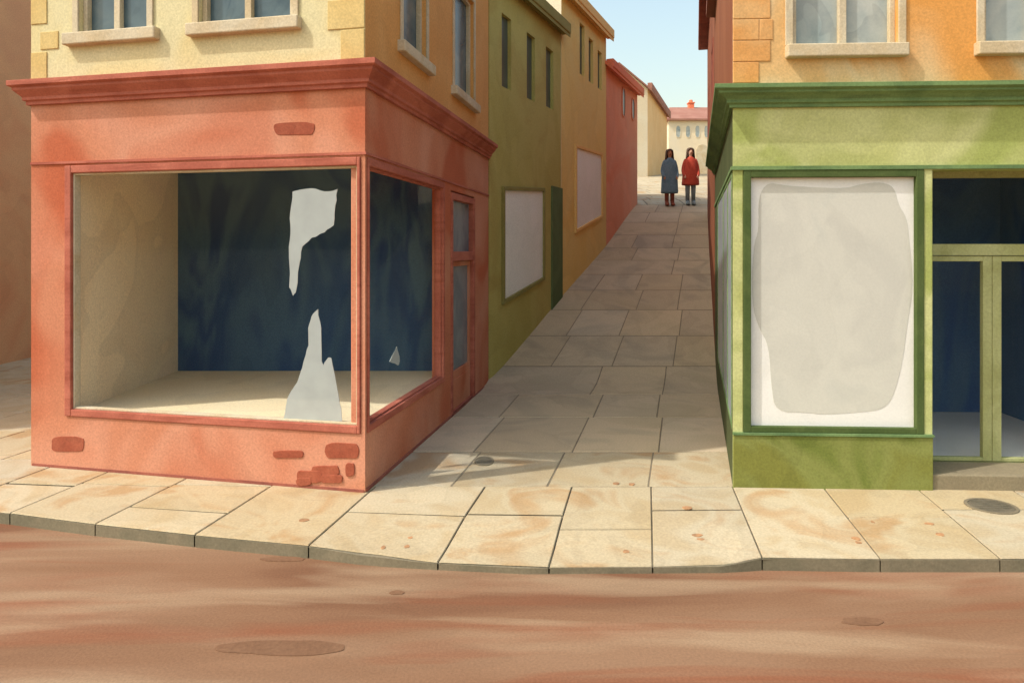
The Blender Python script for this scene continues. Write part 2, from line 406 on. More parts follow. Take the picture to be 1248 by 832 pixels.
# road
mb = MB(); xs = [-60, -30, -15, -10] + [-8 + .25 * i for i in range(65)] + [10, 15, 30, 60]
for i in range(len(xs) - 1):
    a, b = xs[i], xs[i + 1]
    for y0, y1 in [(-25, 0), (0, 3), (3, None)]:
        ya = y1 if y1 is not None else kerb(a)[0] + .03; yb = y1 if y1 is not None else kerb(b)[0] + .03
        mb.add([(a, y0, ROAD_H), (b, y0, ROAD_H), (b, yb, ROAD_H), (a, ya, ROAD_H)], [(0, 1, 2, 3)])
struct(mb.build('road', M['road']))
# worn patches of the road surface, thin skins
def ground_patch(mb, px, py, rx, ry, h, th=.004, n=18, wob=.18, seed=1):
    rnd = random.Random(seed); c = ground_at(px, py, h); e = ground_at(px + rx, py, h); q = ground_at(px, py - ry, h)
    ax = abs(e.x - c.x); ay = abs(q.y - c.y)
    pts = [(c.x + ax * math.cos(2 * math.pi * i / n) * (1 + rnd.uniform(-wob, wob)), c.y + ay * math.sin(2 * math.pi * i / n) * (1 + rnd.uniform(-wob, wob))) for i in range(n)]
    mb.flat(chaikin(pts, 2), h - .003, h + th)
mb = MB()
for a in [(345, 789, 82, 9, 3), (1050, 757, 26, 5, 5), (484, 722, 9, 2.5, 6), (345, 681, 30, 3, 8)]:
    ground_patch(mb, a[0], a[1], a[2], a[3], ROAD_H, seed=a[4])
struct(mb.build('road_patches', M['roadpatch']))
# kerb stones
mb = MB()
edges = [-8.5, -6.9]
for px, py in [(-150, 609), (12, 624.5), (116, 638), (237, 651), (376, 664), (532, 684), (670, 690), (799, 689), (929, 678), (1073, 680), (1219, 680), (1365, 680)]:
    edges.append(ground_at(px, py).x)
edges += [4.9 + 1.0 * i for i in range(6)]
edges = sorted(set(round(e, 3) for e in edges))
for a, b in zip(edges[:-1], edges[1:]):
    if b - a < .2: continue
    n = 5; g = .006
    for k in range(n):
        x0 = a + g + (b - a - 2 * g) * k / n; x1 = a + g + (b - a - 2 * g) * (k + 1) / n
        (y0, h0), (y1, h1) = kerb(x0), kerb(x1)
        mb.add([(x0, y0, -.3), (x1, y1, -.3), (x1, y1 + .15, -.3), (x0, y0 + .15, -.3), (x0, y0, h0 - .012), (x1, y1, h1 - .012), (x1, y1 + .15, h1 - .012), (x0, y0 + .15, h0 - .012)],
               [(4, 5, 6, 7), (0, 1, 5, 4)] + ([(3, 0, 4, 7)] if k == 0 else []) + ([(1, 2, 6, 5)] if k == n - 1 else []))
struct(mb.build('kerb', M['kerb']))

def slab_mesh(mb, quad, hf, gap=.005, gapv=.010, th=.008, tint=(1, 1, 1, 1), n=2, mat=0):
    """one paving stone: quad = 4 plan points (near-left, near-right, far-right, far-left)"""
    q = [Vector(p) for p in quad]; c = sum(q, Vector((0, 0))) / 4
    def P2(s, t): return (q[0] * (1 - s) + q[1] * s) * (1 - t) + (q[3] * (1 - s) + q[2] * s) * t
    w = max(.05, ((q[1] - q[0]).length + (q[2] - q[3]).length) / 2); d = max(.05, ((q[3] - q[0]).length + (q[2] - q[1]).length) / 2)
    su, sv = gap / w, gapv / d; b = .006; bu, bv = b / w, b / d
    ss = [su, su + bu] + [su + bu + (1 - 2 * su - 2 * bu) * i / n for i in range(1, n)] + [1 - su - bu, 1 - su]
    tt = [sv, sv + bv] + [sv + bv + (1 - 2 * sv - 2 * bv) * i / n for i in range(1, n)] + [1 - sv - bv, 1 - sv]
    base = len(mb.v); k = len(tt); off = random.uniform(-.002, .002)
    for i, s in enumerate(ss):
        for j, t in enumerate(tt):
            p = P2(s, t); edge = i in (0, len(ss) - 1) or j in (0, k - 1)
            mb.v.append(Vector((p.x, p.y, hf(p.x, p.y) + off - (th if edge else 0))))
    for i in range(len(ss) - 1):
        for j in range(k - 1):
            mb.f.append([base + i * k + j, base + (i + 1) * k + j, base + (i + 1) * k + j + 1, base + i * k + j + 1]); mb.m.append(mat); mb.t.append(tint)
def rtint(lo=.86, hi=1.06, warm=.05):
    v = random.uniform(lo, hi); w = random.uniform(-warm, warm)
    return (v * (1 + w * .4), v, v * (1 - w), 1)

# pavement bed + slabs in front of both shops
mb = MB(); mb.t = []
VPX = .2
lines = []
for px, py in [(-560, 588), (-440, 592), (-330, 596), (-235, 603), (-150, 609), (-70, 617), (12, 624.5), (116, 638), (237, 651), (376, 664), (532, 684), (670, 690), (799, 689), (929, 678), (1073, 680), (1219, 680), (1365, 680), (1510, 680), (1650, 680)]:
    x = ground_at(px, py).x; lines.append(x)
lines = [lines[0] - 1.05 * k for k in range(6, 0, -1)] + lines
lean = lambda x: .19 if x < 1 else (.19 if x < 1.4 else .17)
SPLIT = {12: [.62], 13: [.30, .75], 14: [], 15: [.52], 16: [.55], 17: [.38], 18: [.62], 19: [], 20: [.5], 21: [.62], 22: [.42]}
def col_pt(x, y):
    y0 = kerb(x)[0] - .004
    return Vector((x + lean(x) * (y - y0), y))
SL = dict(warm=(1.0, .95, .86, 1), pale=(1.08, 1.08, 1.08, 1), mid=(1.0, .98, .94, 1))
for i in range(len(lines) - 1):
    a, b = lines[i], lines[i + 1]
    mid = (a + b) / 2
    yend = 16.5 if mid < -4.6 else (7.6 if mid < -3.5 else (6.632 if -1.6 < mid < 2.2 else 6.95))
    ya, yb = kerb(a)[0] - .004, kerb(b)[0] - .004
    cuts = [0] + SPLIT.get(i, [.5]) + [1]
    first_end = 6.632 if mid > -1.6 else 6.75 + max(0, (-1.6 - mid)) * .2
    rows = [(c, ) for c in cuts]
    rng = []
    for c in cuts: rng.append((ya + (first_end - ya) * c, yb + (first_end - yb) * c))
    y = first_end
    while y < yend - .05:
        y = min(yend, y + random.uniform(.75, 1.1)); rng.append((y, y))
    for (l0, r0), (l1, r1) in zip(rng[:-1], rng[1:]):
        w = random.uniform(-.02, .02) if l1 < first_end - .1 else 0
        slab_mesh(mb, [col_pt(a, l0), col_pt(b, r0), col_pt(b, r1 + w), col_pt(a, l1 + w)], pave_h,
                  tint=random.choice([SL['warm'], SL['pale'], SL['mid'], rtint(.95, 1.06, .06)]), n=7)
for x0, x1, y0, y1 in [(-15, 12, None, 6.9)]:
    xx = [x0 + .25 * i for i in range(int((x1 - x0) / .25) + 1)]
    for a, b in zip(xx[:-1], xx[1:]):
        ka, kb = kerb(a), kerb(b); st = 6
        for k in range(st):
            p = []
            for x, ky in ((a, ka[0]), (b, kb[0])):
                s0 = ky + .004 + (y1 - ky) * k / st; s1 = ky + .004 + (y1 - ky) * (k + 1) / st
                p += [(x, s0), (x, s1)]
            mb.add([(q[0], q[1], pave_h(*q) - .016) for q in p], [(0, 2, 3, 1)], 1); mb.t.append((1, 1, 1, 1))
# lane bed left of the shop
mb.add([(-16, 6.9, -.0065), (-4.6, 6.9, -.0065), (-4.6, 17, -.0065), (-16, 17, -.0065)], [(0, 1, 2, 3)], 1); mb.t.append((1, 1, 1, 1))
# small chips and rusty specks in the stones
def chip(px, py, rx, ry, seed):
    n0 = len(mb.f); g = ground_at(px, py)
    ground_patch(mb, px, py, rx, ry, pave_h(g.x, g.y), th=.0045, n=9, wob=.3, seed=seed)
    for k in range(n0, len(mb.f)): mb.m[k] = 2; mb.t.append((1, 1, 1, 1))
for k, a in enumerate([(370, 634, 6, 2), (838, 619, 7, 2), (850, 652, 6, 1.8), (853, 657, 5, 1.5), (763, 672, 4, 2), (467, 667, 3, 2), (500, 655, 3, 1.6), (496, 666, 3, 2), (1043, 656, 6, 2), (1046, 661, 4, 1.5), (1133, 638, 5, 1.5), (1146, 651, 6, 2), (1064, 636, 2, 1.5), (751, 589, 4, 1.4), (770, 590, 4, 1.4)]):
    chip(*a, seed=20 + k)
struct(mb.build('pavement', [M['slab'], M['grout'], M['chip']]))

# alley floor: bed and flagstones climbing the hill
mb = MB(); mb.t = []
ROWS_Y = [6.625, 7.75, 9.35, 10.75, 12.15, 13.3, 14.4, 15.4, 16.35, 17.3, 18.2, 19.1, 20.0, 20.8, 21.6]
for r, (y0, y1) in enumerate(zip(ROWS_Y[:-1], ROWS_Y[1:])):
    def xl(y): return (-1.344 + .186 * (y - 6.457) if y < 11.6 else row_x(y)) - .25
    def xr(y): return right_x(y) + .2
    k = 4 if y1 < 17 else 3
    fr = [0] + [(i + random.uniform(-.13, .13)) / k for i in range(1, k)] + [1]
    if random.random() < .4: fr.pop(random.randrange(1, len(fr) - 1))
    for f0, f1 in zip(fr[:-1], fr[1:]):
        sk = .0
        q = [Vector((xl(y0) + (xr(y0) - xl(y0)) * f0, y0)), Vector((xl(y0) + (xr(y0) - xl(y0)) * f1, y0)),
             Vector((xl(y1) + (xr(y1) - xl(y1)) * f1, y1)), Vector((xl(y1) + (xr(y1) - xl(y1)) * f0, y1))]
        slab_mesh(mb, q, hill, gap=.006, gapv=.014, tint=rtint(.88, 1.04, .05), n=4, mat=2 if r == 0 else 0)
# square at the top: small pale setts
y = 21.6
while y < 49:
    y1 = y + .8 + .02 * (y - 21); x = 2.0 + random.uniform(-.5, .2)
    while x < 17:
        x1 = x + random.uniform(.7, 1.5)
        slab_mesh(mb, [Vector((x, y)), Vector((x1, y)), Vector((x1, y1)), Vector((x, y1))], hill, gap=.02, tint=rtint(.9, 1.06, .03), n=2, mat=2)
        x = x1
    y = y1
# bed
gx = [-1.9 + .5 * i for i in range(39)]; gy = [6.62 + .35 * i for i in range(43)] + [22 + 1.0 * i for i in range(29)]
for a, b in zip(gx[:-1], gx[1:]):
    for c, d in zip(gy[:-1], gy[1:]):
        mb.add([(px, py, hill(px, py) - .0065) for px, py in ((a, c), (b, c), (b, d), (a, d))], [(0, 1, 2, 3)], 1); mb.t.append((1, 1, 1, 1))
struct(mb.build('alley_path', [M['alley'], M['grout'], M['slab']]))
# hillside carrying the houses
mb = MB(); hx = [-60, -40, -25, -15, -10] + [-8 + .5 * i for i in range(57)] + [25, 35, 50, 80]
hy = [11 + .5 * i for i in range(24)] + [23 + 3 * i for i in range(12)] + [60, 70, 90, 130, 200, 400]
off = len(mb.v)
for x in hx:
    for yv in hy: mb.v.append(Vector((x, yv, hill(x, yv) - .06)))
ny = len(hy)
for i in range(len(hx) - 1):
    for j in range(ny - 1): mb.f.append([i * ny + j, (i + 1) * ny + j, (i + 1) * ny + j + 1, i * ny + j + 1]); mb.m.append(0)
struct(mb.build('hillside', M['earth'], smooth=True))

# ================================================================ windows for upper storeys
def sash_window(root, fc, u0, u1, v0, v1, sill_w, pane_mat, sill_v, lights=2, fw=.05, wall_t=.2):
    """stone surround, dividing bar, panes set back in the wall opening, sill below"""
    m = MB(); m.box(fc, u0 + .001, u1 - .001, v0 - .05, v1, -.13, -.105)
    w = m.build('window', pane_mat, root)
    f = MB(); rect_frame(f, fc, u0, u1, v0, v1, fw, -.105, -.045, .03)
    for k in range(1, lights):
        c = u0 + (u1 - u0) * k / lights; f.box(fc, c - .035, c + .035, v0 + .03, v1 - fw, -.105, -.047)
    f.build('frame', M['peach'], w, bevel=.006)
    a = MB(); s = .07
    a.box(fc, u0 - s, u0 - .002, sill_v + .12, v1 + s, .0, .022); a.box(fc, u1 + .002, u1 + s, sill_v + .12, v1 + s, .0, .022)
    a.box(fc, u0 - .002, u1 + .002, v1 + .002, v1 + s, .0, .021)
    a.build('surround', M['peach'], w, bevel=.005)
    b = MB(); b.box(fc, u0 - sill_w, u1 + sill_w, sill_v, sill_v + .12, -.10, .085)
    b.build('sill', M['peach'], w, bevel=.012)
    return w

# ================================================================ LEFT CORNER SHOP
root = thing('corner_shop', 'terracotta red corner shop with bare windows under a pale yellow upper storey', 'shop building', (Cc[0] - 1.8, Cc[1] + 2.5, 0))
poly = [Lc, Cc, Ec, Bc]
uw0, _ = LF.at(80, 300); uw1 = LF.L - .045
V0, V1 = .535, 3.07
su0 = .045; su1, _ = LS.at(541, 300); du0, _ = LS.at(549.5, 300); du1, _ = LS.at(578.5, 300)
mb = MB()
walls(mb, poly, -.3, 3.74, .16, {0: [(uw0, uw1, V0, V1)], 1: [(su0, su1, V0, V1), (du0, du1, -.05, 3.0)]})
mb.build('shopfront_wall', M['salmon'], root, bevel=.012)
# cornice of stepped mouldings, running round the corner
mb = MB()
prof_c = [(0, 3.70), (.035, 3.70), (.035, 3.735), (.06, 3.745), (.06, 3.775), (.085, 3.80), (.125, 3.84), (.125, 3.862), (.16, 3.88), (.16, 3.93), (.02, 3.955), (0, 3.955)]
mb.sweep([(Lc[0] + .09, Lc[1] + 1.1), Lc, Cc, Ec], prof_c); mb.build('cornice', M['rust'], root, bevel=.003)
# thin beads over and under the fascia
mb = MB(); mb.sweep([Lc, Cc, Ec], [(-.01, V1 + .02), (.014, V1 + .02), (.014, V1 + .045), (-.01, V1 + .045)])
mb.build('fascia_bead', M['rust'], root)
mb = MB(); mb.box(LS, .02, LS.L * .999, -.02, .03, -.01, .012); mb.box(LF, .02, LF.L - .01, -.02, .025, -.01, .010); mb.build('plinth', M['rust_line'], root)
# display windows
def display_window(fc, u0, u1, wl, wr, bead, name='display_window'):
    f = MB(); f.box(fc, u0, u0 + wl, V0, V1, -.11, .018); f.box(fc, u1 - wr, u1, V0, V1, -.11, .018)
    f.box(fc, u0 + wl, u1 - wr, V1 - .075, V1, -.11, .017); f.box(fc, u0 + wl, u1 - wr, V0, V0 + .07, -.11, .017)
    w = f.build(name, M['rust'], root, bevel=.008)
    i = MB(); rect_frame(i, fc, u0 + wl, u1 - wr, V0 + .07, V1 - .075, .02, -.09, -.015, .018); i.build('glazing_bead', M[bead], w, bevel=.004)
    g = MB(); g.box(fc, u0 + wl - .005, u1 - wr + .005, V0 + .065, V1 - .07, -.066, -.060); g.build('pane', M['glass'], w)
    return w
display_window(LF, uw0, uw1, .075, .032, 'peach'); display_window(LS, su0, su1, .032, .07, 'rust')
# door on the alley side
mb = MB(); rect_frame(mb, LS, du0, du1, -.02, 2.98, .09, -.12, .012, .05); mb.box(LS, du0 + .09, du1 - .09, 2.06, 2.19, -.11, .008)
dr = mb.build('door', M['rust'], root, bevel=.008)
mb = MB(); mb.box(LS, du0 + .085, du1 - .085, 2.19, 2.90, -.08, -.07); mb.build('fanlight', M['pane_blue'], dr)
mb = MB(); rect_frame(mb, LS, du0 + .095, du1 - .095, .03, 2.055, .07, -.10, -.045, .52); mb.build('door_leaf', M['salmon'], dr, bevel=.006)
mb = MB(); mb.box(LS, du0 + .16, du1 - .16, .54, 1.99, -.085, -.075); mb.build('door_pane', M['pane_blue'], dr)
mb = MB(); mb.box(LS, du0 + .24, du1 - .24, .14, .44, -.05, -.036); mb.build('kick_panel', M['salmon'], dr, bevel=.006)
# inside of the display
FL = .565
mb = MB(); mb.flat([(Lc[0] + .3, Lc[1] + .1), (Cc[0] - .12, Cc[1] + .14), (-.86, 9.72), (-4.66, 9.72)], FL - .06, FL); mb.build('display_floor', M['floor'], root)
mb = MB(); mb.flat([(-4.66, 9.62), (-1.0, 9.62), (-1.0, 9.75), (-4.66, 9.75)], FL - .05, 3.4)
mb.build('display_back', M['navy'], root)
mb = MB(); lw0 = LF.pt(uw0 + .06, 0, -.12); mb.flat([(lw0.x - .12, lw0.y), (lw0.x, lw0.y), (-4.56, 9.74), (-4.68, 9.74)], FL - .05, 3.4)
mb.build('display_side', M['beige'], root)
mb = MB(); mb.flat([(Lc[0] + .2, Lc[1] + .12), (Cc[0] - .14, Cc[1] + .16), (-.88, 9.7), (-4.66, 9.7)], 3.32, 3.4); mb.build('ceiling', M['beige'], root)
# bare brick showing through the render
def brick_patch(px, py, w, h, seed, fc=LF, d=.006):
    rnd = random.Random(seed); pts = []
    for k in range(14):
        a = 2 * math.pi * k / 14; c, s_ = math.cos(a), math.sin(a)
        x = math.copysign(abs(c) ** .45, c) * w / 2; y = math.copysign(abs(s_) ** .45, s_) * h / 2
        pts.append(fc.at(px + x * (1 + rnd.uniform(-.05, .05)), py + y * (1 + rnd.uniform(-.12, .12))))
    m = MB(); m.poly(fc, chaikin(pts, 1), -.01, d); m.build('bare_brick_patch', M['brickpatch'], root, bevel=.003)
for k, a in enumerate([(359, 157, 50, 16), (83, 541, 40, 18), (417, 549, 42, 20), (352, 553, 38, 9), (397, 573, 34, 13), (427, 572, 11, 16), (378, 580, 30, 15), (405, 583, 26, 10), (371, 586, 18, 10)]):
    brick_patch(*a, seed=40 + k, d=.005 + .0016 * k)
# upper storey
up0 = [LF.at(97, 20)[0], LF.at(180, 20)[0], LF.at(243, 20)[0], LF.at(356, 20)[0]]
us0 = [LS.at(490, 20)[0], LS.at(519, 20)[0], LS.at(553, 20)[0], LS.at(577, 20)[0]]
SV = 4.275
mb = MB()
walls(mb, poly, 3.955, 6.9, .2, {0: [(up0[0], up0[1], SV + .12, 5.9), (up0[2], up0[3], SV + .12, 5.9)], 1: [(us0[0], us0[1], SV + .12, 5.9), (us0[2], us0[3], SV + .12, 5.9)]}, {1: 1, 2: 1, 3: 1})
mb.build('upper_wall', [M['yellow'], M['yellow_shade_side']], root, bevel=.01)
sash_window(root, LF, up0[0], up0[1], SV + .12, 5.9, .14, M['pane_dark'], SV)
sash_window(root, LF, up0[2], up0[3], SV + .12, 5.9, .10, M['pane_dark'], SV)
sash_window(root, LS, us0[0], us0[1], SV + .12, 5.9, .14, M['pane_dark'], SV, lights=1)
sash_window(root, LS, us0[2], us0[3], SV + .12, 5.9, .14, M['pane_dark'], SV, lights=1)
mb = MB(); ml = MB(); v = 3.965; k = 0
while v < 6.55:
    w = .24 if k % 2 == 0 else .37
    mb.box(LF, LF.L - w, LF.L - .004, v + .005, v + .275, -.004, .010)
    w2 = .20 if k % 2 == 0 else .34
    if k != 1: ml.box(LF, .004, w2, v + .005, v + .275, -.004, .010)
    if k == 1: ml.box(LF, .12, .34, v + .02, v + .2, -.004, .010)
    v += .28; k += 1
mb.build('quoins', M['yellow_q'], root, bevel=.006); ml.build('quoins', M['yellow_q'], root, bevel=.006)
mb = MB(); mb.flat(inset(poly, -.15), 6.9, 7.04); mb.build('roof', M['rooftile'], root)

# torn paper left on the glass (each sheet a thing of its own)
def torn(fc, pts, label, seed, d=-.052):
    rnd = random.Random(seed); out = []
    for i in range(len(pts)):
        a, b = pts[i], pts[(i + 1) % len(pts)]
        for t in (0, .35, .7):
            out.append((a[0] + (b[0] - a[0]) * t + rnd.uniform(-.7, .7), a[1] + (b[1] - a[1]) * t + rnd.uniform(-.7, .7)))
    uv = [fc.at(x, y, d) for x, y in out]
    lo = min(uv, key=lambda q: q[1]); b = fc.pt(lo[0], lo[1], d)
    m = MB(); m.poly(fc, uv, d - .0065, d)
    o = m.build('torn_paper', M['paper'], origin=b); tag(o, label, 'torn paper', 'paper scraps left on the shop glass'); return o
torn(LF, [(357, 233), (380, 229), (395, 234), (411, 231), (409, 250), (407, 275), (395, 283), (380, 290), (368, 300), (365, 320), (361, 355), (357, 360), (353, 350), (352, 300), (354, 280), (353, 260)],
     'upper white scrap of torn paper with a long hanging tail on the red shop window', 1)
torn(LF, [(387, 376), (391, 400), (392, 440), (394, 446), (400, 435), (404, 437), (408, 460), (414, 490), (417, 513), (345, 513), (350, 485), (362, 465), (370, 440), (376, 420), (375, 400), (380, 385)],
     'tall peaked scrap of torn paper rising from the sill of the red shop window', 2)
torn(LS, [(484, 422), (488, 440), (485, 445), (475, 440)], 'tiny triangular scrap of paper on the alley side window of the red shop', 3)

# ================================================================ RIGHT CORNER SHOP
root = thing('corner_shop', 'olive green corner shop with a whitened window under an orange upper storey', 'shop building', (RCc[0] + 2.8, RCc[1] + 2.2, 0))
poly = [RCc, REc, RQc, RBc]
b0, _ = RF.at(906, 300); b1, _ = RF.at(1126, 300); r0, _ = RF.at(1137, 300); r1 = r0 + 1.75
b2, b3 = r1 + .09, r1 + .09 + (b1 - b0)
W0, W1 = .50, 2.965
RT = .14
sz0 = RS.at(879, 300)[0]; sz1 = RS.at(891.5, 300)[0]
mb = MB()
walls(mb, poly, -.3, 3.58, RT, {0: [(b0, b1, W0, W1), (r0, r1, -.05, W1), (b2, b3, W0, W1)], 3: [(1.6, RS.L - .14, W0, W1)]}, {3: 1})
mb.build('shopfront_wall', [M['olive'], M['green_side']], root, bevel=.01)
# stall riser panel with mossy paint, proud of the wall
mb = MB(); mb.box(RF, .004, r0 - .004, -.02, W0 - .012, -.01, .014); mb.build('stall_riser', M['olive_deep'], root, bevel=.006)
mb = MB()
prof_g = [(0, 3.545), (.03, 3.545), (.03, 3.575), (.055, 3.585), (.055, 3.615), (.09, 3.645), (.13, 3.665), (.13, 3.685), (.165, 3.70), (.165, 3.74), (.02, 3.765), (0, 3.765)]
mb.sweep([RBc, RCc, REc], prof_g); mb.build('cornice', M['green_dk'], root, bevel=.003)
mb = MB(); mb.sweep([RBc, RCc, REc], [(-.01, W1 + .0), (.016, W1 + .0), (.016, W1 + .035), (-.01, W1 + .035)]); mb.box(RF, -.0, r0, W0 - .008, W0 + .014, -.01, .028)
mb.build('fascia_bead', M['green_dk'], root)
# whitened window
f = MB(); rect_frame(f, RF, b0, b1, W0 + .014, W1, .07, -.10, .010, .055); w = f.build('display_window', M['green_frame'], root, bevel=.006)
m = MB(); m.box(RF, b0 + .065, b1 - .065, W0 + .06, W1 - .065, -.052, -.044); m.build('whitened_pane', M['whitewash'], w)
pts = [(935, 222), (955, 226), (985, 228), (1030, 230), (1050, 224), (1075, 222), (1090, 228), (1095, 250), (1105, 265), (1108, 290), (1113, 350), (1105, 400), (1100, 440), (1090, 480), (1078, 498), (1050, 502), (1000, 505), (985, 502), (945, 502), (940, 470), (937, 420), (925, 400), (916, 370), (918, 300), (925, 280), (924, 240)]
m = MB(); m.poly(RF, [RF.at(x, y, -.043) for x, y in chaikin(pts, 2)], -.046, -.0415); m.build('grey_wash', M['greywash'], w)
f = MB(); rect_frame(f, RF, b2, b3, W0 + .014, W1, .07, -.10, .010, .055); w = f.build('display_window', M['green_frame'], root, bevel=.006)
m = MB(); m.box(RF, b2 + .065, b3 - .065, W0 + .06, W1 - .065, -.052, -.044); m.build('whitened_pane', M['whitewash'], w)
# alley-side glazing: narrow lights with posts between
f = MB(); rect_frame(f, RS, 1.6, RS.L - .14, W0 + .002, W1, .05, -.10, .005)
uu = [RS.L - .14 - x for x in (.95, 2.2)]
for u in uu: f.box(RS, u - .035, u + .035, W0 + .05, W1 - .05, -.10, .004)
w = f.build('side_window', M['green_dk'], root, bevel=.006)
m = MB(); m.box(RS, 1.64, RS.L - .18, W0 + .045, W1 - .045, -.02, -.003); m.build('pane', M['pane_side'], w)
# recessed entrance
DD = -.43
mb = MB(); mb.box(RF, r0 - .01, r1 + .01, -.25, .14, -.62, -.012); mb.build('doorstep', M['step'], root, bevel=.012)
mb = MB(); mb.box(RF, r0 - .02, r0, .0, 3.2, -.6, -RT - .002); mb.box(RF, r1, r1 + .02, .0, 3.2, -.6, -RT - .002); mb.box(RF, r0, r1, W1 + .02, W1 + .06, -.6, -RT - .002)
mb.build('porch_lining', M['olive'], root)
mid_, _ = RF.at(1209, 400, DD)
dl, dh = mid_ - .80, mid_ + .80
mb = MB(); rect_frame(mb, RF, r0 + .001, r1 - .001, .142, W1 + .02, .06, DD - .06, DD + .012, .0005); mb.box(RF, r0 + .05, r1 - .05, 2.165, 2.275, DD - .06, DD + .022)
fr = mb.build('entrance', M['olive_frame'], root, bevel=.005)
m = MB(); m.box(RF, r0 + .05, r1 - .05, 2.27, W1 - .03, DD - .03, DD - .022); m.build('fanlight', M['glass'], fr)
for a, b in ((r0 + .062, mid_ - .003), (mid_ + .003, r1 - .062)):
    f = MB()
    wl = .03 if a < mid_ - .1 else .085; wr = .085 if a < mid_ - .1 else .03
    f.box(RF, a, a + wl, .15, 2.16, DD - .05, DD + .006); f.box(RF, b - wr, b, .15, 2.16, DD - .05, DD + .006)
    f.box(RF, a + wl, b - wr, 2.105, 2.16, DD - .05, DD + .005); f.box(RF, a + wl, b - wr, .15, .185, DD - .05, DD + .005)
    d = f.build('door', M['olive_frame'], root, bevel=.005)
    m = MB(); m.box(RF, a + wl - .005, b - wr + .005, .18, 2.11, DD - .025, DD - .018); m.build('pane', M['glass'], d)
# room behind the doors
mb = MB(); mb.box(RF, r0 - .5, r1 + .5, .02, .13, -2.75, -.62); mb.build('shop_floor', M['whitewash'], root)
mb = MB(); mb.box(RF, r0 - .6, r1 + .6, .02, 3.3, -2.85, -2.65); mb.box(RF, r0 - .6, r0 - .5, .02, 3.3, -2.65, -.5); mb.box(RF, r1 + .5, r1 + .6, .02, 3.3, -2.65, -.5); mb.build('shop_back_wall', M['navy_room'], root)
mb = MB(); mb.box(RF, r0 - .6, r1 + .6, 3.3, 3.36, -2.85, -.2); mb.build('ceiling', M['beige'], root)
# upper storey
RV = 4.0
ow = [RF.at(966, 20)[0], RF.at(1094, 20)[0], RF.at(1199, 20)[0]]; ow.append(ow[2] + ow[1] - ow[0])
mb = MB()
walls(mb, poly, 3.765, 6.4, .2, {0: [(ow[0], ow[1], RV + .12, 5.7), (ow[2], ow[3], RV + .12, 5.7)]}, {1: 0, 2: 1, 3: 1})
mb.build('upper_wall', [M['orange'], M['orange_shade_side']], root, bevel=.01)
sash_window(root, RF, ow[0], ow[1], RV + .12, 5.7, .07, M['pane_grey'], RV)
sash_window(root, RF, ow[2], ow[3], RV + .12, 5.7, .09, M['pane_grey'], RV)
mb = MB(); v = 3.775; k = 0
while v < 6.15:
    w = .24 if k % 2 == 0 else .345
    mb.box(RF, .004, w, v + .004, v + .196, -.004, .009)
    if k % 2 == 0 and k % 4 == 2: mb.box(RF, w + .008, w + .13, v + .004, v + .196, -.004, .008)
    v += .2; k += 1
mb.build('quoins', M['orange_q'], root, bevel=.005)
mb = MB(); mb.flat(inset(poly, -.15), 6.4, 6.54); mb.build('roof', M['rooftile'], root)

# ================================================================ HOUSES
def gabled(name, label, poly, v0, eave, rise, wall_m, gable_m, roof_m, eave_m, wins=(), over=.22, ops=None, cat='house', eave_d=.20, eave_h=(-.06, .16)):
    """poly: p0 back-near, p1 street-near, p2 street-far, p3 back-far (CCW)"""
    c = sum((Vector(p) for p in poly), Vector((0, 0))) / 4
    root = thing(name, label, cat, (c.x, c.y, hill(c.x, c.y)), 'row houses climbing the left of the alley' if name == 'row_house' else None)
    fc = Facade(poly[1], poly[2]); op = {1: [w[:4] for w in wins]}
    mb = MB(); walls(mb, poly, v0, eave, .2, op, {0: 1, 2: 1, 3: 0})
    p = [Vector(q) for q in poly]
    r0_, r1_ = (p[0] + p[1]) / 2, (p[2] + p[3]) / 2
    for a, b, r in ((p[0], p[1], r0_), (p[2], p[3], r1_)):
        n = Vector(((b - a).y, -(b - a).x)).normalized() * .2
        A = [(a.x, a.y, eave), (b.x, b.y, eave), (r.x, r.y, eave + rise)]
        B = [(a.x - n.x, a.y - n.y, eave), (b.x - n.x, b.y - n.y, eave), (r.x - n.x, r.y - n.y, eave + rise)]
        mb.add(A + B, [(0, 1, 2), (5, 4, 3), (0, 3, 4, 1), (1, 4, 5, 2), (2, 5, 3, 0)], 1)
    mb.build('wall', [wall_m, gable_m], root)
    # roof slopes
    along = (p[2] - p[1]).normalized(); out = Vector((along.y, -along.x)); half = ((p[1] - p[0]).length) / 2; sl = rise / half
    rf = MB()
    for sgn, q1, q2 in ((1, p[1], p[2]), (-1, p[0], p[3])):
        o1 = q1 - along * .12 + out * sgn * over * .8; o2 = q2 + along * .12 + out * sgn * over * .8
        e = eave - over * .8 * sl + .01; R0 = r0_ - along * .12; R1 = r1_ + along * .12; t = .1
        P8 = [(o1.x, o1.y, e), (o2.x, o2.y, e), (R1.x, R1.y, eave + rise + .01), (R0.x, R0.y, eave + rise + .01)]
        rf.hexa(P8 + [(x, y, z + t) for x, y, z in P8])
    rf.build('roof', roof_m, root)
    ev = MB(); ev.box(fc, -.02, fc.L + .10, eave + eave_h[0], eave + eave_h[1], .0, eave_d); ev.build('eave', eave_m, root, bevel=.02)
    for w in wins:
        m = MB(); m.box(fc, w[0] + .001, w[1] - .001, w[2], w[3], -.12, -.07); m.build('window', M['slit'], root)
        if len(w) > 4 and w[4]:
            s = MB(); rect_frame(s, fc, w[0] - .05, w[1] + .05, w[2] - .05, w[3] + .05, .05, -.02, .02); s.build('frame', eave_m, bpy.context.scene.objects[m_name(root)], bevel=.005)
    return root, fc
def m_name(root): return [c.name for c in root.children if c.name.startswith('window')][-1]

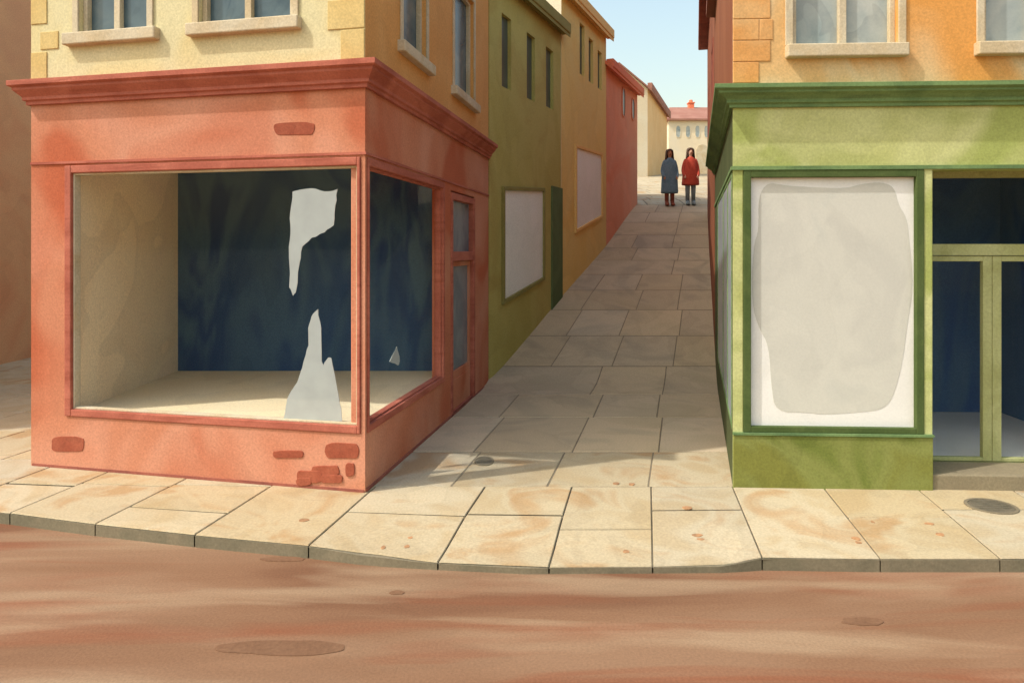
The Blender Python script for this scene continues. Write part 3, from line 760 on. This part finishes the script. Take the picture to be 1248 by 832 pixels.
def rowpoly(z0, z1, depth=5.0):
    a = Vector((row_x(z0), z0)); b = Vector((row_x(z1), z1)); d = (b - a).normalized(); n = Vector((-d.y, d.x))
    pa, pb = a + n * depth, b + n * depth
    return [(pa.x, pa.y), (a.x, a.y), (b.x, b.y), (pb.x, pb.y)]
def win_px(fc, x0, x1, yt, yb):
    xm = (x0 + x1) / 2
    u0, _ = fc.at(x0, yt); u1, _ = fc.at(x1, yt); _, vt = fc.at(xm, yt); _, vb = fc.at(xm, yb)
    return (u0, u1, vb, vt)
def papered(root, fc, quad, fm, border=.07):
    """large display window following the slope of the street, its glass whitened"""
    uv = [fc.at(x, y) for x, y in quad]       # tl, tr, br, bl
    c = (sum(q[0] for q in uv) / 4, sum(q[1] for q in uv) / 4)
    n = len(uv)
    inn = []
    for i in range(n):
        a, b, d = Vector(uv[i - 1]), Vector(uv[i]), Vector(uv[(i + 1) % n])
        e1 = (b - a).normalized(); e2 = (d - b).normalized(); n1 = Vector((e1.y, -e1.x)); n2 = Vector((e2.y, -e2.x))
        mm = (n1 + n2).normalized(); mm = mm / mm.dot(n1); inn.append(tuple(b + mm * border))
    f = MB()
    for i in range(n):
        j = (i + 1) % n
        f.poly(fc, [uv[i], uv[j], inn[j], inn[i]], -.02, .05)
    w = f.build('display_window', fm, root, bevel=.008)
    m = MB(); m.poly(fc, inn, .004, .016); m.build('whitened_pane', M['boardpane'], w)
    return w

# green house next to the red shop
gp = rowpoly(11.63, 15.0); fc = Facade(gp[1], gp[2])
wins = [win_px(fc, 611.5, 623, 20, 108), win_px(fc, 642, 652, 43, 122), win_px(fc, 665.5, 674.5, 60, 132)]
root, fc = gabled('row_house', 'moss green house beside the red shop with three slit windows upstairs', gp, -1, 6.85, 2.0, M['mossgreen'], M['mossgreen'], M['mossdark'], M['mossdark'], wins)
papered(root, fc, [(611, 227), (662, 229), (662, 341), (611, 371)], M['mossdark'])
d0, d1 = fc.at(671.5, 300)[0], fc.at(684.5, 300)[0]; vt = fc.at(678, 228)[1]
m = MB(); m.box(fc, d0, d1, .3, vt, -.02, .03); dr = m.build('door', M['door_green'], root, bevel=.012)
# ochre house
gp = rowpoly(15.02, 18.35); fc = Facade(gp[1], gp[2])
wins = [win_px(fc, 706.5, 712.5, 30, 92), win_px(fc, 717.5, 723, 48, 101), win_px(fc, 728.5, 733.5, 63, 109)]
root, fc = gabled('row_house', 'ochre house with slit windows above a whitened shop window, between green and red houses', gp, -1, 7.75, 2.1, M['ochre'], M['cream'], M['ochredark'], M['ochredark'], wins)  # cream gable: sunlit tone of the ochre wall put into the colour
papered(root, fc, [(700, 176), (733, 187), (733, 265), (700, 284)], M['ochredark'])
# brick-red house
gp = rowpoly(18.37, 21.7); fc = Facade(gp[1], gp[2])
root, fc = gabled('row_house', 'low brick red house with two oval windows at the top of the left row', gp, -1, 7.0, 2.0, M['brickred'], M['brickred'], M['reddark'], M['reddark'])
def oval(root, fc, px, y0, y1, w, frame_m=None, pane_m='slit'):
    u, vt = fc.at(px, y0); _, vb = fc.at(px, y1); cv = (vt + vb) / 2; rv = (vt - vb) / 2
    n = 24
    o = MB(); se = lambda t: math.copysign(abs(t) ** .7, t)
    ring = [(u + se(math.cos(2 * math.pi * k / n)) * (w + .03), cv + se(math.sin(2 * math.pi * k / n)) * (rv + .03)) for k in range(n)]
    inn = [(u + se(math.cos(2 * math.pi * k / n)) * w, cv + se(math.sin(2 * math.pi * k / n)) * rv) for k in range(n)]
    for k in range(n):
        j = (k + 1) % n; o.poly(fc, [ring[k], ring[j], inn[j], inn[k]], -.02, .03)
    wn = o.build('window', frame_m, root)
    m = MB(); m.poly(fc, inn, -.01, .012); m.build('pane', M[pane_m], wn)
oval(root, fc, 759.5, 108, 142, .15, M['brickred']); oval(root, fc, 771, 121, 146, .15, M['brickred'])
# cream house up at the square
A, B, C2, D = (4.2, 37.4), (7.30, 38.0), (10.1, 46.0), (6.4, 47.0)
root, fc = gabled('cream_house', 'tall narrow cream house with shade-toned side wall beyond the brick red house', [A, B, C2, D], 3, 10.85, 1.2, M['cream_shade'], M['cream'], M['rooftile'], M['rooftile'], over=.3, eave_d=.25, eave_h=(-.05, .30))
# end house closing the view
root = thing('end_house', 'small cream house with hipped pink roof and chimney closing the alley behind both people', 'house', (14, 52, hill(14, 52)))
ep = [(11.1, 50), (19.5, 50), (19.5, 57), (11.1, 57)]
mb = MB(); walls(mb, ep, 4, 11.45, .25); mb.build('wall', M['cream'], root)
mb = MB(); ez, rz = 11.4, 12.75
o = [(10.9, 49.75), (19.7, 49.75), (19.7, 57.2), (10.9, 57.2)]; rr = [(11.75, 52.6), (18.9, 52.6)]
pts = [(x, y, ez) for x, y in o] + [(x, y, rz) for x, y in rr]
mb.add(pts + [(x, y, ez - .12) for x, y in o], [(0, 1, 5, 4), (1, 2, 5), (2, 3, 4, 5), (3, 0, 4), (0, 6, 7, 1), (1, 7, 8, 2), (2, 8, 9, 3), (3, 9, 6, 0), (9, 8, 7, 6)])
rf = mb.build('roof', M['rooftile'], root)
mb = MB(); cx_ = 13.33; mb.abox(cx_ - .2, cx_ + .2, 52.35, 52.85, 12.4, 13.0); mb.abox(cx_ - .25, cx_ + .25, 52.3, 52.9, 13.0, 13.1); mb.tube([((cx_, 52.6, 13.1), .15, .15), ((cx_, 52.6, 13.3), .13, .13)], 12); mb.build('chimney', M['reddark'], rf, bevel=.04)
EF = Facade(ep[0], ep[1])
for px in (826.5, 838.5, 850, 861): oval(root, EF, px, 153.5, 167.5, .15, M['cream'], 'pane_grey')
mb = MB(); du, _ = EF.at(856, 210); mb.poly(EF, [(du - .45, 6.5), (du + .45, 6.5), (du + .45, 9.2), (du + .3, 9.5), (du, 9.62), (du - .3, 9.5), (du - .45, 9.2)], -.01, .05); mb.build('door', M['peach'], root)

# red-brown house behind the green shop
za, zb = 12.68, 20.6
pl = [(right_x(zb) , zb), (right_x(za), za), (right_x(za) + 6, za + .2), (right_x(zb) + 6, zb - .6)]
c = Vector(pl[0]) * .5 + Vector(pl[2]) * .5
root = thing('side_house', 'red brown house behind the green shop, its eave over the alley', 'house', (c.x, c.y, hill(c.x, c.y)))
fc = Facade(pl[0], pl[1])
uA = fc.L - (14.6 - za) * 1.033; uB = fc.L - (13.6 - za) * 1.033
mb = MB(); walls(mb, pl, -1, 8.1, .2, {0: [(uA, uB, 4.9, 6.3), (2.2, 3.0, 4.9, 6.3)]}); mb.build('wall', M['redbrown'], root)
for a, b in ((uA, uB), (2.2, 3.0)):
    m = MB(); m.box(fc, a + .001, b - .001, 4.9, 6.3, -.12, -.07); wn = m.build('window', M['slit'], root)
    s = MB(); rect_frame(s, fc, a, b, 4.9, 6.3, .06, -.07, .02); s.build('frame', M['rust_line'], wn)
mb = MB(); mb.box(fc, -.1, fc.L + .05, 8.05, 8.3, -.02, .26); mb.build('eave', M['rust_line'], root, bevel=.03)
mb = MB(); q = inset(pl, -.2); r = [(Vector(pl[0]) + Vector(pl[3])) / 2, (Vector(pl[1]) + Vector(pl[2])) / 2]
mb.add([(p.x, p.y, 8.3) for p in q] + [(r[0].x, r[0].y, 9.6), (r[1].x, r[1].y, 9.6)], [(0, 1, 5, 4), (1, 2, 5), (2, 3, 4, 5), (3, 0, 4), (3, 2, 1, 0)]); mb.build('roof', M['rooftile'], root)

# brown building across the lane, far left
bp_ = [(-16, 7.3), (-9.84, 7.3), (-9.9, 30), (-16, 30)]
root = thing('side_building', 'plain brown building at the far left across the lane from the red shop', 'building', (-13, 18, 0))
mb = MB(); walls(mb, bp_, -.3, 9.5, .25); mb.build('wall', M['brown'], root)
mb = MB(); mb.flat(inset(bp_, -.2), 9.5, 9.7); mb.build('roof', M['rooftile'], root)

# ================================================================ DRAIN COVERS
def drain(px, py, rx, ry, h, label):
    c = ground_at(px, py, h); e = ground_at(px + rx, py, h); t_ = ground_at(px, py - ry, h)
    ax, ay = abs(e.x - c.x), abs(t_.y - c.y)
    o = thing('drain_cover', label, 'drain cover', (c.x, c.y, h), 'iron drain covers in the paving')
    n = 36; ring = lambda k: [(c.x + ax * k * math.cos(2 * math.pi * i / n), c.y + ay * k * math.sin(2 * math.pi * i / n)) for i in range(n)]
    m = MB(); a, b = ring(1), ring(.86)
    for i in range(n):
        j = (i + 1) % n
        m.add([(a[i][0], a[i][1], h - .01), (a[j][0], a[j][1], h - .01), (b[j][0], b[j][1], h - .01), (b[i][0], b[i][1], h - .01),
               (a[i][0], a[i][1], h + .006), (a[j][0], a[j][1], h + .006), (b[j][0], b[j][1], h + .006), (b[i][0], b[i][1], h + .006)],
              [(4, 5, 6, 7), (0, 1, 5, 4), (2, 3, 7, 6)])
    m.build('rim', M['grout'], o)
    m = MB(); m.flat(ring(.85), h - .01, h + .003)
    for k in range(-2, 3):
        w = ax * math.sqrt(max(0, 1 - (k * .28) ** 2)) * .7
        yy = c.y + k * ay * .28; m.abox(c.x - w, c.x + w, yy - ay * .05, yy + ay * .05, h, h + .007)
    m.build('lid', M['iron'], o, bevel=.001)
drain(590, 561.5, 12, 5.5, .004, 'small oval iron drain cover in the shaded mouth of the alley')
drain(1208, 616.5, 29, 9.5, .004, 'large oval iron drain cover on the sunny pavement before the green shop doors')

# ================================================================ PEOPLE
def person(px, z, H, skin, hem, coat, legm, bootm, boot_top, label, turn=0.0, seed=0):
    x = (px - CX) / F * z; g = hill(x, z) + .002
    k = H / 1.7
    me = bpy.data.meshes.new('person'); V = []; E = []; R = []
    def add(p, r, par=None):
        V.append((p[0] * k, p[1] * k, p[2] * k)); R.append((r * k, r * k) if not isinstance(r, tuple) else (r[0] * k, r[1] * k))
        if par is not None: E.append((par, len(V) - 1))
        return len(V) - 1
    pel = add((0, 0, .92), (.15, .11)); wa = add((0, 0, 1.08), (.125, .10), pel); ch = add((0, 0, 1.28), (.15, .11), wa)
    nk0 = add((0, .005, 1.42), (.07, .06), ch); nk = add((0, -.005, 1.48), .052, nk0); h0 = add((0, -.02, 1.545), (.074, .078), nk); h1 = add((0, -.015, 1.62), (.084, .094), h0); add((0, -.005, 1.675), (.05, .06), h1)
    for s in (-1, 1):
        hp = add((s * .085, 0, .86), .085, pel); kn = add((s * .085, -.01, .48), .056, hp); an = add((s * .085, .01, .10), .036, kn)
        he = add((s * .085, -.02, .045), (.036, .036), an); add((s * .09, -.17, .03), (.034, .022), he)
        sh = add((s * .150, 0, 1.36), .052, ch); el = add((s * .205, .02, 1.10), .04, sh); wr = add((s * .195, -.10, .90), .026, el)
        pm = add((s * .19, -.14, .86), (.034, .018), wr)
        for q, (fx, ln) in enumerate([(-.024, .06), (-.008, .07), (.008, .066), (.024, .052)]):
            a = add((s * .19 + fx, -.155, .825), .009, pm); add((s * .19 + fx, -.15, .825 - ln * .7), .007, a)
        add((s * .155, -.16, .835), .010, pm)
    me.from_pydata(V, E, []); o = bpy.data.objects.new('person', me); COL.objects.link(o)
    me.materials.append(skin)
    md = o.modifiers.new('skin', 'SKIN'); md.use_smooth_shade = True
    for i, sv in enumerate(me.skin_vertices[0].data): sv.radius = R[i]; sv.use_root = (i == 0)
    ss = o.modifiers.new('sub', 'SUBSURF'); ss.levels = 1; ss.render_levels = 2
    o.location = (x, z, g); o.rotation_euler = (0, 0, turn); o['_o'] = (0, 0, 0)
    tag(o, label, 'person')
    sc = lambda rings: [((c[0] * k, c[1] * k, c[2] * k), a * k, b * k) for c, a, b in rings]
    # coat with collar and sleeves going into the pockets
    m = MB(); rnd = random.Random(seed)
    hz = hem
    rings = [((0, 0, hz), .262, .20), ((0, 0, hz + .02), .270, .205), ((0, 0, hz + (1.0 - hz) * .4), .255, .19), ((0, 0, .95), .238, .17), ((0, 0, 1.10), .222, .155), ((0, 0, 1.25), .200, .145), ((0, 0, 1.34), .172, .13), ((0, 0, 1.39), .130, .110), ((0, 0, 1.43), .090, .088), ((0, 0, 1.455), .07, .07)]
    m.tube(sc(rings), 28)
    ct = m.build('coat', coat, o, smooth=True, subsurf=1)
    for s in (-1, 1):
        m = MB(); m.tube(sc([((s * .120, 0, 1.40), .045, .05), ((s * .150, 0, 1.35), .062, .068), ((s * .192, .01, 1.2), .062, .07), ((s * .220, .01, 1.06), .058, .068), ((s * .222, -.05, .95), .054, .062), ((s * .205, -.12, .86), .048, .05), ((s * .19, -.14, .83), .03, .03)]), 14)
        m.build('sleeve', coat, ct, smooth=True, subsurf=1)
        m = MB(); m.tube(sc([((s * .085, 0, .90), .095, .09), ((s * .086, -.005, .5), .072, .072), ((s * .086, .005, .14), .06, .062)]), 14); m.build('trouser_leg', legm, o, smooth=True)
        m = MB(); m.tube(sc([((s * .086, .005, boot_top), .066, .068), ((s * .086, .005, .14), .058, .062), ((s * .086, -.02, .09), .055, .09), ((s * .087, -.055, .05), .055, .125), ((s * .087, -.06, .0), .056, .13)]), 16); m.build('boot', bootm, o, smooth=True)
        m = MB(); c0 = (s * .03, -.088, 1.612); m.tube(sc([((c0[0], c0[1], c0[2] - .009), .005, .003), (c0, .011, .006), ((c0[0], c0[1], c0[2] + .009), .005, .003)]), 10); m.build('eye', M['eye'], o, smooth=True)
    m = MB(); m.tube(sc([((0, -.094, 1.565), .016, .012), ((0, -.104, 1.575), .015, .014), ((0, -.094, 1.60), .009, .012), ((0, -.085, 1.625), .007, .008)]), 10); m.build('nose', skin, o, smooth=True)
    m = MB(); m.tube(sc([((0, -.082, 1.535), .012, .006), ((0, -.087, 1.541), .024, .008), ((0, -.083, 1.548), .012, .006)]), 10); m.build('mouth', M['lip'], o, smooth=True)
    # hair: cap plus long sides framing the face
    m = MB(); seg = 20; rows = []
    for zz, rx, ry, cut in [(1.712, .02, .02, 0), (1.70, .06, .068, 0), (1.675, .088, .098, 0), (1.65, .1, .106, 0.55), (1.60, .106, .106, .86), (1.53, .112, .104, .92), (1.46, .120, .100, .92), (1.38, .125, .10, .95)]:
        row = []
        for i in range(seg + 1):
            a = -math.pi / 2 + cut + (2 * math.pi - 2 * cut) * i / seg
            row.append((rx * math.cos(a) * k, (ry * math.sin(a) + .01) * k, zz * k))
        rows.append(row)
    base = []
    for row in rows: base += row
    fs = [(r * (seg + 1) + i, r * (seg + 1) + i + 1, (r + 1) * (seg + 1) + i + 1, (r + 1) * (seg + 1) + i) for r in range(len(rows) - 1) for i in range(seg)]
    m.add(base, fs); hr = m.build('hair', M['hair'], o, smooth=True)
    sd = hr.modifiers.new('thick', 'SOLIDIFY'); sd.thickness = .018; sd.offset = 1
    return o
person(816, 21.5, 1.70, M['skin_dark'], .36, M['coat_blue'], M['boots'], M['boots'], .33, 'person with dark hair in a long blue grey coat and brown boots, up the alley', .05, 1)
person(841.5, 21.6, 1.72, M['skin_fair'], .58, M['coat_red'], M['jeans'], M['jeans'], .13, 'person with long hair in a short red coat and jeans, up the alley', -.06, 2)

# ================================================================ LIGHT, SKY, CAMERA
SUN_EL, SUN_AZ = math.radians(51), math.atan2(-.93, -.37)
s = Vector((math.sin(SUN_AZ) * math.cos(SUN_EL), math.cos(SUN_AZ) * math.cos(SUN_EL), math.sin(SUN_EL)))
el = math.asin(s.z); az = math.atan2(s.x, s.y) % (2 * math.pi)
w = bpy.data.worlds.new('World'); S.world = w; w.use_nodes = True
nt = w.node_tree; bg = nt.nodes['Background']
sk = nt.nodes.new('ShaderNodeTexSky'); sk.sky_type = 'NISHITA'; sk.sun_disc = False
sk.sun_elevation = el; sk.sun_rotation = az; sk.air_density = 2.0; sk.dust_density = 3.5; sk.ozone_density = 0.3
nt.links.new(sk.outputs[0], bg.inputs['Color']); bg.inputs['Strength'].default_value = .15
ld = bpy.data.lights.new('sun', 'SUN'); ld.energy = 2.0; ld.angle = math.radians(.9); ld.color = (1, .97, .92)
lo = bpy.data.objects.new('sun', ld); COL.objects.link(lo); lo.rotation_euler = s.to_track_quat('Z', 'Y').to_euler(); lo.location = (-10, -10, 20)

cd = bpy.data.cameras.new('camera'); cam = bpy.data.objects.new('camera', cd); COL.objects.link(cam)
cam.location = (0, 0, CH); cam.rotation_euler = (math.radians(90), 0, 0)
cd.sensor_width = 36; cd.lens = 36 * F / 1248; cd.shift_x = 0; cd.shift_y = -(416 - HY) / 1248
cd.clip_start = .05; cd.clip_end = 8000
S.camera = cam
S.view_settings.view_transform = 'Standard'; S.view_settings.look = 'None'; S.view_settings.gamma = 1; S.view_settings.exposure = 0.7
S.view_settings.use_curve_mapping = False
S.render.resolution_x = 1024; S.render.resolution_y = 682
for o in list(S.objects):
    if '_o' in o: del o['_o']
